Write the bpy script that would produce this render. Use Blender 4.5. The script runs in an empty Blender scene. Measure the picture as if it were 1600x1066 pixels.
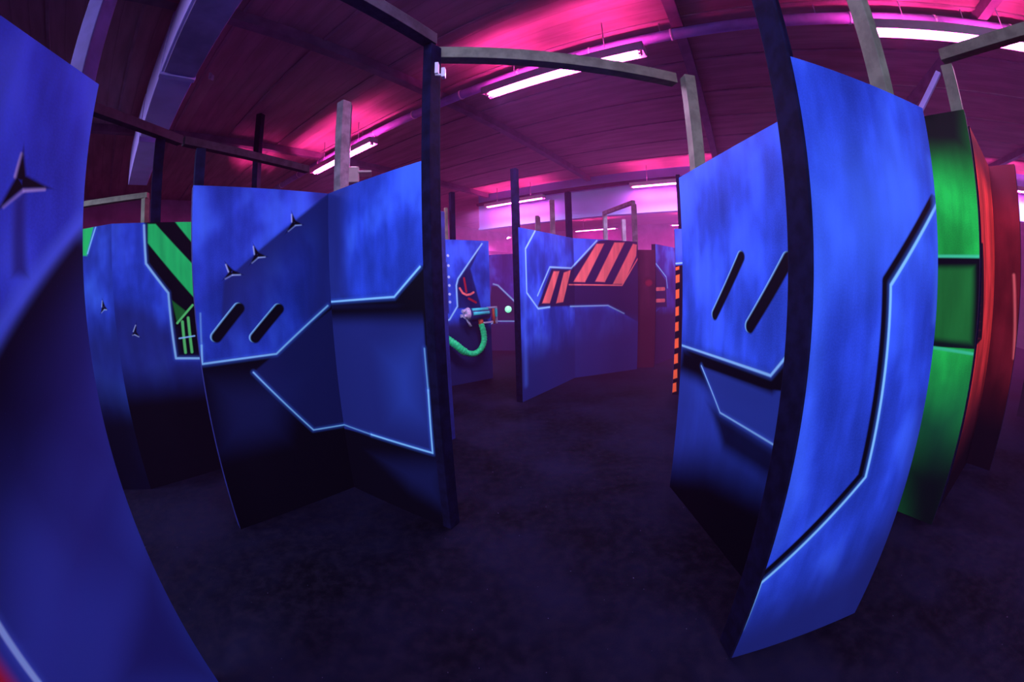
# Laser-tag arena: painted plywood partitions under blacklight tubes, seen through a fisheye lens.
import bpy, bmesh, math, random
import numpy as np
from mathutils import Vector, Matrix
random.seed(7)
SC = bpy.context.scene
COL = SC.collection
UX = Vector((-.837, .547, 0)); VX = Vector((.547, .837, 0))      # building axes
def UV(u, v, z=0.0): return UX*u + VX*v + Vector((0, 0, z))
ANG_U = math.atan2(UX.y, UX.x)
PH = 2.44                                                        # partition height

# ------------------------------------------------------------------ data (metres)
PSIGN = -1.
EXPO = 0.
TUBE = 205.
FLOOR_A, FLOOR_B = (.0010, .0012, .0036), (.0052, .0064, .021)
CEIL_A, CEIL_B = (.35, .22, .22), (.48, .30, .32)
PK = (1., .08, .65)
UVCOL = (.60, .52, 1.)
HAZE, HAZECOL, HAZEG = .05, (1., .25, .85), .0
UV_AND_FILL = [(.49, .75, 4.2, 42), (1.66, -2.4, 3.4, 115, UVCOL, 1.8, .12, ANG_U, -.75), (-2.46, -2.4, 3.4, 165, UVCOL, 1.8, .12, ANG_U, -.75), (5.8, -2.4, 3.4, 130, UVCOL, 1.8, .12, ANG_U, -.75), (1.66, 3.6, 3.93, 150), (-2.46, 3.6, 3.93, 100), (5.79, 3.6, 3.93, 70), (5.76, 8.3, 3.75, 135), (1.45, 8.3, 3.75, 135), (-2.6, 9.1, 3.93, 60), (-7.1, 9.1, 3.93, 60), (-6.4, 3.6, 3.93, 80)]  # first entry: added fill over the aisle, no fixture, brightens nearby partitions
PK = (1., .08, .65)
UV_AND_FILL = [l if l[1] < 9 else (l[0], l[1], l[2], l[3]*.8) for l in UV_AND_FILL] + [(9.3, 9.1, 3.9, 60, PK), (10.2, 15.7, 3.9, 90, PK), (5.8, 15.7, 3.9, 90, PK), (1.6, 15.7, 3.9, 90, PK), (-2.6, 15.7, 3.9, 60, PK)]  # pink entries: bare fills added to boost the far magenta haze
PAN={'A': ((-1.03, -0.39), (-1.36, 0.78)), 'B': ((-2.05, 2.0), (-1.4, 2.8)), 'C': ((-1.4, 2.8), (-0.52, 2.29)), 'J': ((1.27, 2.67), (1.3, 1.12)), 'D': ((0.965, 1.0), (1.76, 1.0)), 'I1': ((0.125, 5.22), (1.1, 6.55)), 'I2': ((1.1, 6.55), (2.41, 7.03)), 'L1': ((-4.4, 1.92), (-3.44, 2.28)), 'L2': ((-3.44, 2.28), (-2.8, 3.12)), 'P6': ((-1.45, 5.93), (-0.36, 6.72)), 'P7': ((-1.45, 4.4), (-0.71, 3.87)), 'P8': ((-1.0, 9.75), (1.3, 9.45)), 'R': ((2.455, 7.16), (2.8, 7.12)), 'S': ((2.9, 7.34), (3.78, 8.14)), 'H': ((2.38, 5.24), (3.45, 4.85)), 'G': ((2.74, 2.12), (3.02, 1.37)), 'F1': ((3.35, 1.5), (4.53, 1.88)), 'F2': ((4.53, 1.88), (4.6, 1.62)), 'K': ((7.25, 2.33), (7.45, 1.2))}
ART={
'A':[
('P','mid',[[(1.233,1.96),(0.853,1.614),(0.352,0.947),(0.46,0.555),(1.21,0.029),(1.318,1.405)]],0.02,None,1),
('P','deep',[[(0.773,1.465),(0.973,1.093),(1.268,1.088),(1.304,1.674),(1.002,1.656)]],0.2,None,0.9),
('P','black',[[(1.281,2),(0.852,1.611),(0.697,1.485),(0.451,1.047),(0.786,0.754),(1.309,1.17)]],0.012,((1.233,1.95),(0.852,1.611),0.42),0.97),
('P','deep',[[(0.793,0.552),(1.21,0.029),(1.208,0.741)]],0.12,None,0.9),
('P','deep',[[(0.846,0.951),(1.13,0.74),(1.16,1.041),(0.889,1.216)]],0.15,None,0.6),
('P','black',[[(0.744,1.281),(0.851,1.196),(0.97,1.411),(0.834,1.529)]],0.18,None,0.5),
('L','glow',[(1.244,2.478),(1.233,1.95)],0,0.1,0.55),
('P','glow',[[(0.782,1.706),(0.754,1.546),(0.853,1.614),(1.283,1.967),(1.296,2.047)]],0.03,None,0),
('L','glow',[(1.21,1.957),(0.808,1.605)],0.004,0.05,0.75),
('P','deep',[[(0.917,1.78),(0.969,1.78),(0.959,2.007),(0.918,1.982)]],0.02,None,0.8),
('L','glow',[(0.557,1.029),(0.555,0.806)],0.003,0.032,0.4),
('L','hi',[(0.557,1.029),(0.555,0.806)],0.007,0.008,0.92),
('P','dred',[[(0.403,0.895),(0.494,0.845),(0.498,0.99)]],0.03,None,1),
('L','white',[(0.916,2.041),(0.93,2.106)],0.003,0.008,0.9),
('L','white',[(0.951,2.01),(1.033,2.029)],0.003,0.008,0.9),
('L','white',[(0.949,2.009),(0.881,1.956)],0.003,0.008,0.5),
('P','black',[[(0.917,2.032),(0.961,2.034),(0.934,2.124)],[(0.939,2.055),(0.939,2.011),(1.056,2.035)],[(0.956,2.019),(0.922,2.047),(0.861,1.941)]],0.008,None,1)],
'B':[
('P','deep',[[(1.071,2.457),(0.211,1.787),(0.138,1.276),(0.539,1.234),(1.278,1.577),(1.305,2.48)]],0.012,((1.071,2.457),(0.211,1.787),0.55),0.95),
('P','deep',[[(0.819,1.465),(1.266,1.421),(1.305,2.536),(0.932,2.496)]],0.12,None,0.9),
('P','black',[[(-0.04,-0.058),(0.906,-0.782),(2.256,1.328),(1.045,1.573),(0.561,1.25),(-0.013,1.265)]],0.012,None,1),
('P','night',[[(0.046,0.655),(0.494,0.638),(0.661,1.002),(0.081,1.109)]],0.16,None,0.8),
('P','deep',[[(0.76,0.609),(1.046,0.577),(1.258,0.519),(1.365,1.508),(1.042,1.533),(0.359,1.142)]],0.01,None,0.55),
('L','glow',[(0.031,1.59),(0.016,1.38)],0.003,0.032,0.18),
('L','hi',[(0.031,1.59),(0.016,1.38)],0.003,0.008,0.414),
('L','glow',[(0.016,1.38),(0.004,1.258),(0.55,1.246),(0.999,1.557)],0.003,0.032,0.4),
('L','hi',[(0.016,1.38),(0.004,1.258),(0.55,1.246),(0.999,1.557)],0.004,0.008,0.92),
('L','glow',[(0.359,1.142),(0.76,0.609),(1.035,0.58)],0.003,0.029,0.4),
('L','hi',[(0.359,1.142),(0.76,0.609),(1.035,0.58)],0.003,0.007,0.92),
('L','hi',[(0.296,1.602),(0.117,1.426)],0.034,0.006,0.9),
('L','black',[(0.308,1.597),(0.129,1.421)],0.034,0.012,1),
('L','hi',[(0.591,1.571),(0.393,1.387)],0.034,0.006,0.9),
('L','black',[(0.603,1.566),(0.405,1.382)],0.034,0.012,1),
('L','white',[(0.73,2.199),(0.729,2.256)],0.003,0.008,0.9),
('L','white',[(0.753,2.176),(0.803,2.181)],0.003,0.008,0.9),
('L','white',[(0.758,2.176),(0.7,2.131)],0.003,0.008,0.5),
('P','black',[[(0.733,2.191),(0.767,2.201),(0.729,2.272)],[(0.753,2.214),(0.747,2.178),(0.817,2.183)],[(0.764,2.184),(0.736,2.208),(0.683,2.118)]],0.008,None,1),
('L','white',[(0.44,1.963),(0.434,2.018)],0.003,0.008,0.9),
('L','white',[(0.463,1.942),(0.516,1.945)],0.003,0.008,0.9),
('L','white',[(0.469,1.943),(0.419,1.906)],0.003,0.008,0.5),
('P','black',[[(0.443,1.956),(0.477,1.968),(0.433,2.034)],[(0.464,1.98),(0.456,1.944),(0.531,1.946)],[(0.474,1.95),(0.446,1.974),(0.405,1.896)]],0.008,None,1),
('L','white',[(0.249,1.846),(0.231,1.9)],0.003,0.008,0.9),
('L','white',[(0.272,1.829),(0.329,1.828)],0.003,0.008,0.9),
('L','white',[(0.274,1.829),(0.222,1.807)],0.003,0.008,0.5),
('P','black',[[(0.254,1.839),(0.284,1.859),(0.226,1.916)],[(0.274,1.866),(0.264,1.832),(0.346,1.828)],[(0.28,1.835),(0.258,1.863),(0.207,1.801)]],0.008,None,1)],
'C':[
('P','deep',[[(-0.171,1.547),(0.235,1.541),(0.251,2.447),(-0.124,2.535)]],0.14,None,0.9),
('P','black',[[(-0.418,1.329),(1.458,1.392),(1.473,1.756),(0.997,1.787),(0.75,1.598),(-0.377,1.588)]],0.012,None,1),
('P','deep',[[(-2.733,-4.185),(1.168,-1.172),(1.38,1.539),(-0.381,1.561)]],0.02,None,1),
('P','mid',[[(0.684,0.832),(0.903,0.823),(0.904,1.25),(0.651,1.167)]],0.24,None,1),
('P','black',[[(-0.399,1.44),(1.286,1.459),(1.299,1.712),(0.749,1.585),(-0.38,1.572)]],0.07,None,1),
('P','black',[[(0.998,1.455),(0.998,0.569),(1.329,0.689),(1.387,1.708),(0.978,1.73)]],0.012,None,1),
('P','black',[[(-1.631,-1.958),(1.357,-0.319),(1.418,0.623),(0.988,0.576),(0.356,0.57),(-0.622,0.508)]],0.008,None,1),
('P','night',[[(0.721,0.241),(1.018,0.177),(1.059,0.514),(0.47,0.384)]],0.12,None,0.8),
('L','glow',[(-0.031,1.585),(0.744,1.602),(0.986,1.78)],0.003,0.032,0.4),
('L','hi',[(-0.031,1.585),(0.744,1.602),(0.986,1.78)],0.004,0.008,0.92),
('L','glow',[(0.007,0.582),(0.357,0.575)],0.003,0.032,0.2),
('L','hi',[(0.007,0.582),(0.357,0.575)],0.003,0.008,0.46),
('L','glow',[(0.357,0.575),(0.988,0.576),(0.997,1.01)],0.003,0.032,0.4),
('L','hi',[(0.357,0.575),(0.988,0.576),(0.997,1.01)],0.004,0.008,0.92),
('L','glow',[(0.997,1.01),(0.99,1.276)],0.003,0.032,0.22),
('L','hi',[(0.997,1.01),(0.99,1.276)],0.003,0.008,0.506)],
'J':[
('P','black',[[(0.273,-0.983),(1.575,0.228),(1.215,1.358),(1.061,1.187),(0.014,1.177)]],0.012,None,0),
('P','mid',[[(0.198,-0.814),(1.711,0.457),(1.443,1.247),(1.061,1.187),(-0.295,1.127)]],0.01,None,0.8),
('P','black',[[(-0.033,0.98),(0.961,0.987),(1.244,1.075),(1.198,1.346),(1.06,1.193),(0.013,1.181)]],0.07,None,1),
('P','black',[[(0.215,1.127),(0.591,0.819),(1.192,0.852),(1.423,0.826),(1.347,1.106),(0.591,1.197)]],0.1,None,0.55),
('P','black',[[(0.694,0.652),(1.421,0.692),(1.373,0.835),(1.194,0.846),(0.503,0.843)]],0.06,None,0.9),
('P','mid',[[(0.322,1.094),(0.608,0.855),(1.174,0.861),(1.381,0.887),(1.335,1.162),(0.995,1.12)]],0.008,None,0.8),
('P','black',[[(0.267,1.092),(1.085,1.11),(1.216,1.222),(1.198,1.346),(1.06,1.193),(0.013,1.181)]],0.025,None,1),
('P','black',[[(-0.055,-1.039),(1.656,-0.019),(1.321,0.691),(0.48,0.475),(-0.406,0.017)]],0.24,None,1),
('L','glow',[(0.013,1.186),(1.059,1.196),(1.185,1.332)],0.003,0.032,0.4),
('L','hi',[(0.013,1.186),(1.059,1.196),(1.185,1.332)],0.005,0.008,0.92),
('L','glow',[(0.322,1.094),(0.608,0.855),(1.174,0.861)],0.003,0.032,0.4),
('L','hi',[(0.322,1.094),(0.608,0.855),(1.174,0.861)],0.003,0.008,0.92),
('L','hi',[(0.745,1.802),(0.459,1.458)],0.031,0.006,0.9),
('L','black',[(0.755,1.798),(0.469,1.453)],0.031,0.012,1),
('L','hi',[(1.14,1.769),(0.839,1.424)],0.036,0.006,0.9),
('L','black',[(1.152,1.767),(0.851,1.422)],0.036,0.012,1)],
'D':[
('P','glow',[[(0.087,1.706),(0.655,1.789),(0.656,2.178),(0.148,2.059)]],0.28,None,0.5),
('L','black',[(0.772,2.027),(0.399,1.676),(0.416,0.913),(-0.033,0.503)],0.024,0.01,1),
('L','glow',[(0.802,2.015),(0.429,1.664),(0.446,0.901),(-0.003,0.491),(-0.006,0.207)],0.003,0.032,0.4),
('L','hi',[(0.802,2.015),(0.429,1.664),(0.446,0.901),(-0.003,0.491),(-0.006,0.207)],0.005,0.008,0.92),
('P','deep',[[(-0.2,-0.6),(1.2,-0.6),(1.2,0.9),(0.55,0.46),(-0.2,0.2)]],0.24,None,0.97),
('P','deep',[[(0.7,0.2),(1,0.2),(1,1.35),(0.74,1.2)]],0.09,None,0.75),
('L','glow',[(0.021,1.952),(0.012,1.282),(0.003,0.695)],0,0.1,0.3),
('L','glow',[(0.777,2.202),(0.789,1.986),(0.782,1.535)],0,0.05,0.4)],
'I1':[
('P','purple',[[(3.192,1.204),(5.471,0.619),(5.548,2.877),(2.744,2.5),(1.551,1.899),(0.88,1.902),(0.444,1.322)]],0.02,None,1),
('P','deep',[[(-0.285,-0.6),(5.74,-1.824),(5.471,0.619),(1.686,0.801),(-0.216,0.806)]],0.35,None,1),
('P','red',[[(0.572,1.371),(0.797,1.36),(1.123,1.857),(0.937,1.853)],[(0.997,1.35),(1.231,1.359),(1.526,1.887),(1.273,1.839)],[(1.613,1.687),(2.077,1.681),(3.038,2.463),(2.644,2.428)],[(2.541,1.693),(3.029,1.681),(4.306,2.607),(3.63,2.544)],[(3.481,1.641),(4.159,1.639),(5.169,2.349),(5.247,2.64),(4.931,2.635)]],0.012,None,1),
('L','red',[(1.445,1.639),(4.071,1.61),(5.505,2.404)],0.008,0.01,1),
('L','glow',[(0.452,1.49),(0.821,1.915),(1.54,1.92),(2.664,2.493)],0.003,0.045,0.4),
('L','hi',[(0.452,1.49),(0.821,1.915),(1.54,1.92),(2.664,2.493)],0.01,0.011,0.92),
('L','glow',[(0.429,2.432),(0.167,2.153),(0.169,1.54),(0.461,1.297),(0.795,1.301)],0.003,0.045,0.4),
('L','hi',[(0.429,2.432),(0.167,2.153),(0.169,1.54),(0.461,1.297),(0.795,1.301)],0.01,0.011,0.92),
('L','glow',[(1.478,1.272),(3.192,1.197),(4.195,0.96)],0.003,0.042,0.4),
('L','hi',[(1.478,1.272),(3.192,1.197),(4.195,0.96)],0.008,0.01,0.92),
('L','glow',[(0.123,2.23),(0.099,0.248)],0,0.1,0.4)],
'I2':[
('P','purple',[[(0.695,1.26),(1.446,0.894),(1.468,2.541),(0.512,2.419),(-0.051,1.901),(-0.43,1.922),(-0.705,1.28)]],0.02,None,1),
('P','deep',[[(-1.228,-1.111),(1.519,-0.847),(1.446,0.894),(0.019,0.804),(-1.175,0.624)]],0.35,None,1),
('P','red',[[(-0.622,1.34),(-0.48,1.335),(-0.287,1.868),(-0.395,1.869)],[(-0.36,1.33),(-0.225,1.347),(-0.064,1.89),(-0.202,1.847)],[(-0.019,1.687),(0.212,1.679),(0.634,2.367),(0.47,2.36)],[(0.425,1.689),(0.63,1.677),(1.095,2.411),(0.861,2.4)],[(0.806,1.641),(1.046,1.64),(1.361,2.171),(1.383,2.384),(1.291,2.397)]],0.012,None,1),
('L','red',[(-0.108,1.639),(1.016,1.616),(1.456,2.199)],0.008,0.01,1),
('L','glow',[(-0.7,1.47),(-0.465,1.938),(-0.057,1.923),(0.478,2.417)],0.003,0.045,0.4),
('L','hi',[(-0.7,1.47),(-0.465,1.938),(-0.057,1.923),(0.478,2.417)],0.01,0.011,0.92),
('L','glow',[(-0.09,1.265),(0.695,1.254),(1.058,1.094)],0.003,0.042,0.4),
('L','hi',[(-0.09,1.265),(0.695,1.254),(1.058,1.094)],0.008,0.01,0.92),
('P','deep',[[(-0.069,-0.582),(1.69,-0.877),(1.608,0.885),(0.695,1.225),(-0.065,1.253)]],0.12,None,0.75)],
'L2':[
('P','black',[[(0.306,2.487),(0.328,2.067),(0.522,1.785),(0.531,1.179),(0.813,1.124),(0.902,2.482)]],0.006,None,1),
('P','green',[[(0.344,2.252),(0.764,1.729),(0.781,2.03),(0.417,2.425),(0.344,2.427)],[(0.798,2.211),(0.799,2.451),(0.597,2.452)]],0.008,None,1),
('P','dgreen',[[(0.585,1.501),(0.683,1.598),(0.554,1.712)]],0.01,None,1),
('L','lime',[(0.751,1.652),(0.585,1.501)],0.008,0.008,1),
('L','lime',[(0.636,1.507),(0.632,1.219)],0.01,0.01,1),
('L','lime',[(0.696,1.537),(0.696,1.215)],0.01,0.01,1),
('L','hi',[(0.587,1.358),(0.741,1.362)],0.004,0.008,1),
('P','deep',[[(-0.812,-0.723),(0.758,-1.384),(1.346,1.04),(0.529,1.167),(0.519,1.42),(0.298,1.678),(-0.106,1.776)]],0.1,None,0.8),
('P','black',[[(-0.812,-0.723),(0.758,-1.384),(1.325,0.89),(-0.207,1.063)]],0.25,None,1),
('L','glow',[(0.307,2.416),(0.322,2.067),(0.522,1.785),(0.531,1.179),(0.847,1.131)],0.003,0.038,0.4),
('L','hi',[(0.307,2.416),(0.322,2.067),(0.522,1.785),(0.531,1.179),(0.847,1.131)],0.007,0.01,0.92),
('L','white',[(0.157,1.476),(0.184,1.527)],0.003,0.008,0.9),
('L','white',[(0.163,1.449),(0.203,1.425)],0.003,0.008,0.9),
('L','white',[(0.174,1.449),(0.145,1.446)],0.003,0.008,0.5),
('P','black',[[(0.156,1.468),(0.184,1.46),(0.192,1.541)],[(0.181,1.474),(0.159,1.454),(0.214,1.418)],[(0.177,1.451),(0.163,1.477),(0.137,1.445)]],0.008,None,1)],
'L1':[
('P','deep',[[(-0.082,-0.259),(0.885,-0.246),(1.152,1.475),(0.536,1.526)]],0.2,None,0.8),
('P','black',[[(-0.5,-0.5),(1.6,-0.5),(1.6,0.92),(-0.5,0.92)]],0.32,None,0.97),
('P','green',[[(0.437,2.229),(0.732,2.192),(0.818,2.455),(0.435,2.51)]],0.01,None,1),
('L','glow',[(0.849,2.462),(0.74,2.213)],0.003,0.032,0.4),
('L','hi',[(0.849,2.462),(0.74,2.213)],0.005,0.008,0.92),
('L','white',[(0.88,1.725),(0.89,1.775)],0.003,0.008,0.9),
('L','white',[(0.895,1.701),(0.933,1.696)],0.003,0.008,0.9),
('L','white',[(0.912,1.702),(0.869,1.676)],0.003,0.008,0.5),
('P','black',[[(0.881,1.719),(0.921,1.723),(0.893,1.789)],[(0.911,1.738),(0.891,1.704),(0.944,1.695)],[(0.916,1.708),(0.886,1.734),(0.856,1.669)]],0.008,None,1)],
'P6':[
('P','black',[[(1.21,2.387),(0.726,1.786),(0.685,1.681),(0.68,1.298),(1.155,1.268),(0.966,1.955)]],0.02,None,0.8),
('P','purple',[[(0.27,1.087),(0.186,-0.13),(1.254,-0.332),(1.251,1.061)]],0.12,None,0.9),
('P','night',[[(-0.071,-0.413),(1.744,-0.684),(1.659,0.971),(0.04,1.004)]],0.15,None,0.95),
('L','dred',[(0.836,1.795),(0.872,1.567)],0.012,0.015,1),
('L','red',[(0.748,1.63),(0.801,1.549),(0.873,1.513),(0.949,1.521),(1.013,1.551)],0.012,0.015,1),
('L','dred',[(0.914,1.451),(1.054,1.376)],0.012,0.015,1),
('L','glow',[(1.21,2.387),(0.721,1.791),(0.685,1.681),(0.69,1.33),(0.534,1.123),(0.385,1.077)],0.003,0.045,0.4),
('L','hi',[(1.21,2.387),(0.721,1.791),(0.685,1.681),(0.69,1.33),(0.534,1.123),(0.385,1.077)],0.01,0.011,0.92),
('P','deep',[[(0.474,1.227),(0.533,1.223),(0.523,2.064),(0.476,2.064)]],0.02,None,1),
('L','white',[(0.546,2.176),(0.55,2.172)],0.016,0.014,1),
('L','white',[(0.551,2.011),(0.554,2.008)],0.016,0.014,1),
('L','white',[(0.549,1.824),(0.552,1.821)],0.016,0.014,1),
('L','white',[(0.555,1.685),(0.558,1.682)],0.016,0.014,1),
('L','white',[(0.554,1.541),(0.558,1.538)],0.016,0.014,1),
('L','white',[(0.554,1.412),(0.557,1.408)],0.016,0.014,1)],
'P7':[
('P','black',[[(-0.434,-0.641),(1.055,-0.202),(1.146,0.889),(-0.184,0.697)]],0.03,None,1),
('P','black',[[(0.736,1.72),(0.708,1.315),(0.817,1.438),(0.919,1.549),(0.914,1.777)]],0.01,None,0),
('L','glow',[(0.907,1.843),(0.917,1.582),(0.818,1.451),(0.61,1.368)],0.003,0.038,0.4),
('L','hi',[(0.907,1.843),(0.917,1.582),(0.818,1.451),(0.61,1.368)],0.007,0.01,0.92),
('P','deep',[[(0.305,0.561),(1.131,0.676),(1.189,1.577),(0.94,1.581),(0.817,1.438),(0.393,1.379)]],0.05,None,0.7)],
'P8':[
('P','purple',[[(0.364,0.713),(1.509,0.775),(1.085,1.234),(0.659,1.648),(0.528,1.652)]],0.03,None,1),
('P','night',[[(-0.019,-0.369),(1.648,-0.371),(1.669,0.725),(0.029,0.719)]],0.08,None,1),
('L','glow',[(0.579,1.699),(0.692,1.663),(1.102,1.25)],0.003,0.051,0.4),
('L','hi',[(0.579,1.699),(0.692,1.663),(1.102,1.25)],0.014,0.013,0.92),
('L','glow',[(0.496,0.695),(0.597,0.758),(1.121,0.749)],0.003,0.042,0.4),
('L','hi',[(0.496,0.695),(0.597,0.758),(1.121,0.749)],0.01,0.01,0.92)],
'R':[
('P','brown',[[(-0.047,-0.598),(0.557,-0.614),(0.491,1.192),(-0.089,1.195)]],0.35,None,1),
('L','brown',[(0.193,1.688),(0.197,1.688)],0.085,0.03,1),
('L','dred',[(0.208,1.658),(0.223,1.663)],0.045,0.04,0.45)],
'S':[
('P','purple',[[(-0.085,1.182),(0.531,1.153),(0.463,1.72),(-0.076,2.045)]],0.02,None,1),
('P','purple',[[(-0.164,-0.639),(1.813,-1.119),(1.556,1.031),(-0.282,1.129)]],0.12,None,1),
('L','glow',[(0.011,2.048),(0.496,1.788),(0.559,1.559)],0.003,0.038,0.4),
('L','hi',[(0.011,2.048),(0.496,1.788),(0.559,1.559)],0.009,0.01,0.92),
('L','red',[(0.029,1.537),(0.397,1.54)],0.033,0.012,1),
('L','red',[(0.03,1.306),(0.398,1.3)],0.033,0.012,1),
('L','mid',[(-0.14,1.058),(0.152,1.145)],0.01,0.02,1)],
'H':[
('P','black',[[(-0.084,-0.24),(0.309,-0.224),(0.23,1.929),(-0.145,1.9)]],0.008,None,1),
('P','orange',[[(-0.032,1.826),(0.053,1.854),(0.053,1.898),(-0.031,1.871)]],0.008,None,1),
('P','orange',[[(-0.028,1.646),(0.056,1.674),(0.057,1.783),(-0.028,1.755)]],0.008,None,1),
('P','orange',[[(-0.032,1.415),(0.052,1.444),(0.051,1.571),(-0.033,1.543)]],0.008,None,1),
('P','orange',[[(-0.034,1.164),(0.05,1.193),(0.048,1.321),(-0.036,1.292)]],0.008,None,1),
('P','orange',[[(-0.034,0.939),(0.051,0.969),(0.048,1.098),(-0.037,1.068)]],0.008,None,1),
('P','orange',[[(-0.026,0.688),(0.059,0.719),(0.054,0.859),(-0.031,0.829)]],0.008,None,1),
('P','orange',[[(-0.026,0.458),(0.059,0.489),(0.053,0.631),(-0.032,0.6)]],0.008,None,1),
('P','orange',[[(-0.024,0.229),(0.062,0.261),(0.054,0.395),(-0.031,0.364)]],0.008,None,1),
('P','orange',[[(-0.026,0.02),(0.06,0.054),(0.051,0.19),(-0.034,0.157)]],0.008,None,1),
('L','glow',[(-0.031,2.02),(-0.013,1.937),(0.099,1.947)],0.003,0.038,0.4),
('L','hi',[(-0.031,2.02),(-0.013,1.937),(0.099,1.947)],0.007,0.01,0.92)],
'G':[
('P','darkgrey',[[(0.113,2.584),(0.416,2.537),(0.883,2.459),(1.019,3.293),(0.324,3.595)]],0.24,None,1),
('P','black',[[(0.097,1.248),(0.883,1.308),(0.844,1.902),(0.065,1.886)]],0.005,None,1),
('P','dgreen',[[(0.065,1.814),(0.089,1.329),(0.508,1.333),(0.771,1.34),(0.757,1.833),(0.498,1.824)]],0.03,None,1),
('L','mint',[(0.065,1.895),(0.844,1.906)],0.006,0.012,1),
('L','mint',[(0.095,1.267),(0.48,1.271),(0.794,1.27)],0.006,0.012,1),
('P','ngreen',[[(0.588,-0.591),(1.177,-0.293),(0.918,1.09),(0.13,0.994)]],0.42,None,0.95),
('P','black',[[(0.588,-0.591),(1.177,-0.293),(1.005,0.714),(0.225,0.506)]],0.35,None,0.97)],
'F1':[
('P','brown',[[(0.93,2.588),(2.054,2.601),(4.743,4.426),(-0.594,2.692)]],0.15,None,0.9),
('P','black',[[(-0.213,1.29),(0.328,1.319),(0.113,2.042),(-0.2,2.017),(-0.296,1.914),(-0.517,1.848)]],0.008,None,1),
('L','brown',[(-0.296,1.863),(-0.043,1.88)],0.004,0.006,1),
('L','brown',[(-0.292,1.808),(-0.038,1.822)],0.004,0.006,1),
('L','brown',[(-0.281,1.754),(-0.026,1.764)],0.004,0.006,1),
('L','brown',[(-0.265,1.699),(-0.007,1.705)],0.004,0.006,1),
('L','brown',[(-0.243,1.644),(0.019,1.646)],0.004,0.006,1),
('L','brown',[(-0.214,1.588),(0.052,1.586)],0.004,0.006,1),
('L','brown',[(-0.179,1.53),(0.093,1.524)],0.004,0.006,1),
('L','brown',[(-0.137,1.472),(0.142,1.461)],0.004,0.006,1),
('L','brown',[(-0.087,1.411),(0.2,1.396)],0.004,0.006,1),
('L','brown',[(-0.029,1.348),(0.268,1.328)],0.004,0.006,1),
('P','orange',[[(-1.109,1.84),(-0.174,1.924),(-0.015,2.258),(-0.989,2.202)]],0.05,None,0.8),
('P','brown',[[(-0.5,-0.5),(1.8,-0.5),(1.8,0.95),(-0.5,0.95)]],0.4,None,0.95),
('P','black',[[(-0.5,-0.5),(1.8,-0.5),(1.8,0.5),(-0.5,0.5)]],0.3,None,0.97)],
'F2':[
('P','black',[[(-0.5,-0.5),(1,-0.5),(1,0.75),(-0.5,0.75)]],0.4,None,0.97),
('P','brown',[[(-0.351,2.546),(0.327,2.515),(0.431,3.226),(-0.242,3.326)]],0.25,None,0.9),
('L','red',[(0.201,1.871),(0.268,1.113)],0.006,0.02,0.8)],
'K':[
('L','mint',[(-0.292,2.296),(-0.055,2.3)],0.008,0.02,1),
('L','orange',[(-0.274,1.82),(-0.209,1.779),(-0.087,1.815)],0.02,0.03,1),
('L','mint',[(-0.278,1.111),(0.016,1.114)],0.006,0.03,1),
('L','mint',[(-0.187,2.398),(-0.176,2.398)],0.02,0.02,1),
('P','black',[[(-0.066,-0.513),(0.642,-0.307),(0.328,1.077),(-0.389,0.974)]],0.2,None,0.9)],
}


# ------------------------------------------------------------------ objects
def mesh_obj(name, bm, mats, parent=None, smooth=False):
    me = bpy.data.meshes.new(name); bm.normal_update(); bm.to_mesh(me); bm.free()
    for m in (mats if isinstance(mats, (list, tuple)) else [mats]): me.materials.append(m)
    if smooth:
        for p in me.polygons: p.use_smooth = True
    o = bpy.data.objects.new(name, me); COL.objects.link(o)
    if parent: o.parent = parent
    return o
def tag(o, label, cat, group=None):
    o['label'] = label; o['category'] = cat; o['kind'] = 'thing'
    if group: o['group'] = group
    return o
def thing(name, label, cat, loc=(0, 0, 0), rz=0., group=None):
    o = bpy.data.objects.new(name, None); COL.objects.link(o)
    o.empty_display_size = .1
    o.location = loc; o.rotation_euler = (0, 0, rz)
    return tag(o, label, cat, group)
def struct(name, bm, m, loc=(0, 0, 0), rz=0.):
    o = mesh_obj(name, bm, m); o['kind'] = 'structure'; o.location = loc; o.rotation_euler = (0, 0, rz); return o
def add_box(bm, lo, hi, mi=0, bev=0.):
    vs = [bm.verts.new((x, y, z)) for z in (lo[2], hi[2]) for y in (lo[1], hi[1]) for x in (lo[0], hi[0])]
    fs = []
    for f in ((0, 2, 3, 1), (4, 5, 7, 6), (0, 1, 5, 4), (1, 3, 7, 5), (3, 2, 6, 7), (2, 0, 4, 6)):
        fc = bm.faces.new([vs[i] for i in f]); fc.material_index = mi; fs.append(fc)
    if bev:
        es = list({e for f in fs for e in f.edges})
        r = bmesh.ops.bevel(bm, geom=es, offset=bev, segments=2, affect='EDGES', profile=.5)
        for f in r['faces']: f.material_index = mi
    return fs
def box(lo, hi, bev=0.):
    bm = bmesh.new(); add_box(bm, lo, hi, 0, bev); return bm
def frame(d):
    d = d.normalized(); a = Vector((0, 0, 1)) if abs(d.z) < .9 else Vector((1, 0, 0))
    x = a.cross(d).normalized(); return x, d.cross(x).normalized()
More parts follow.
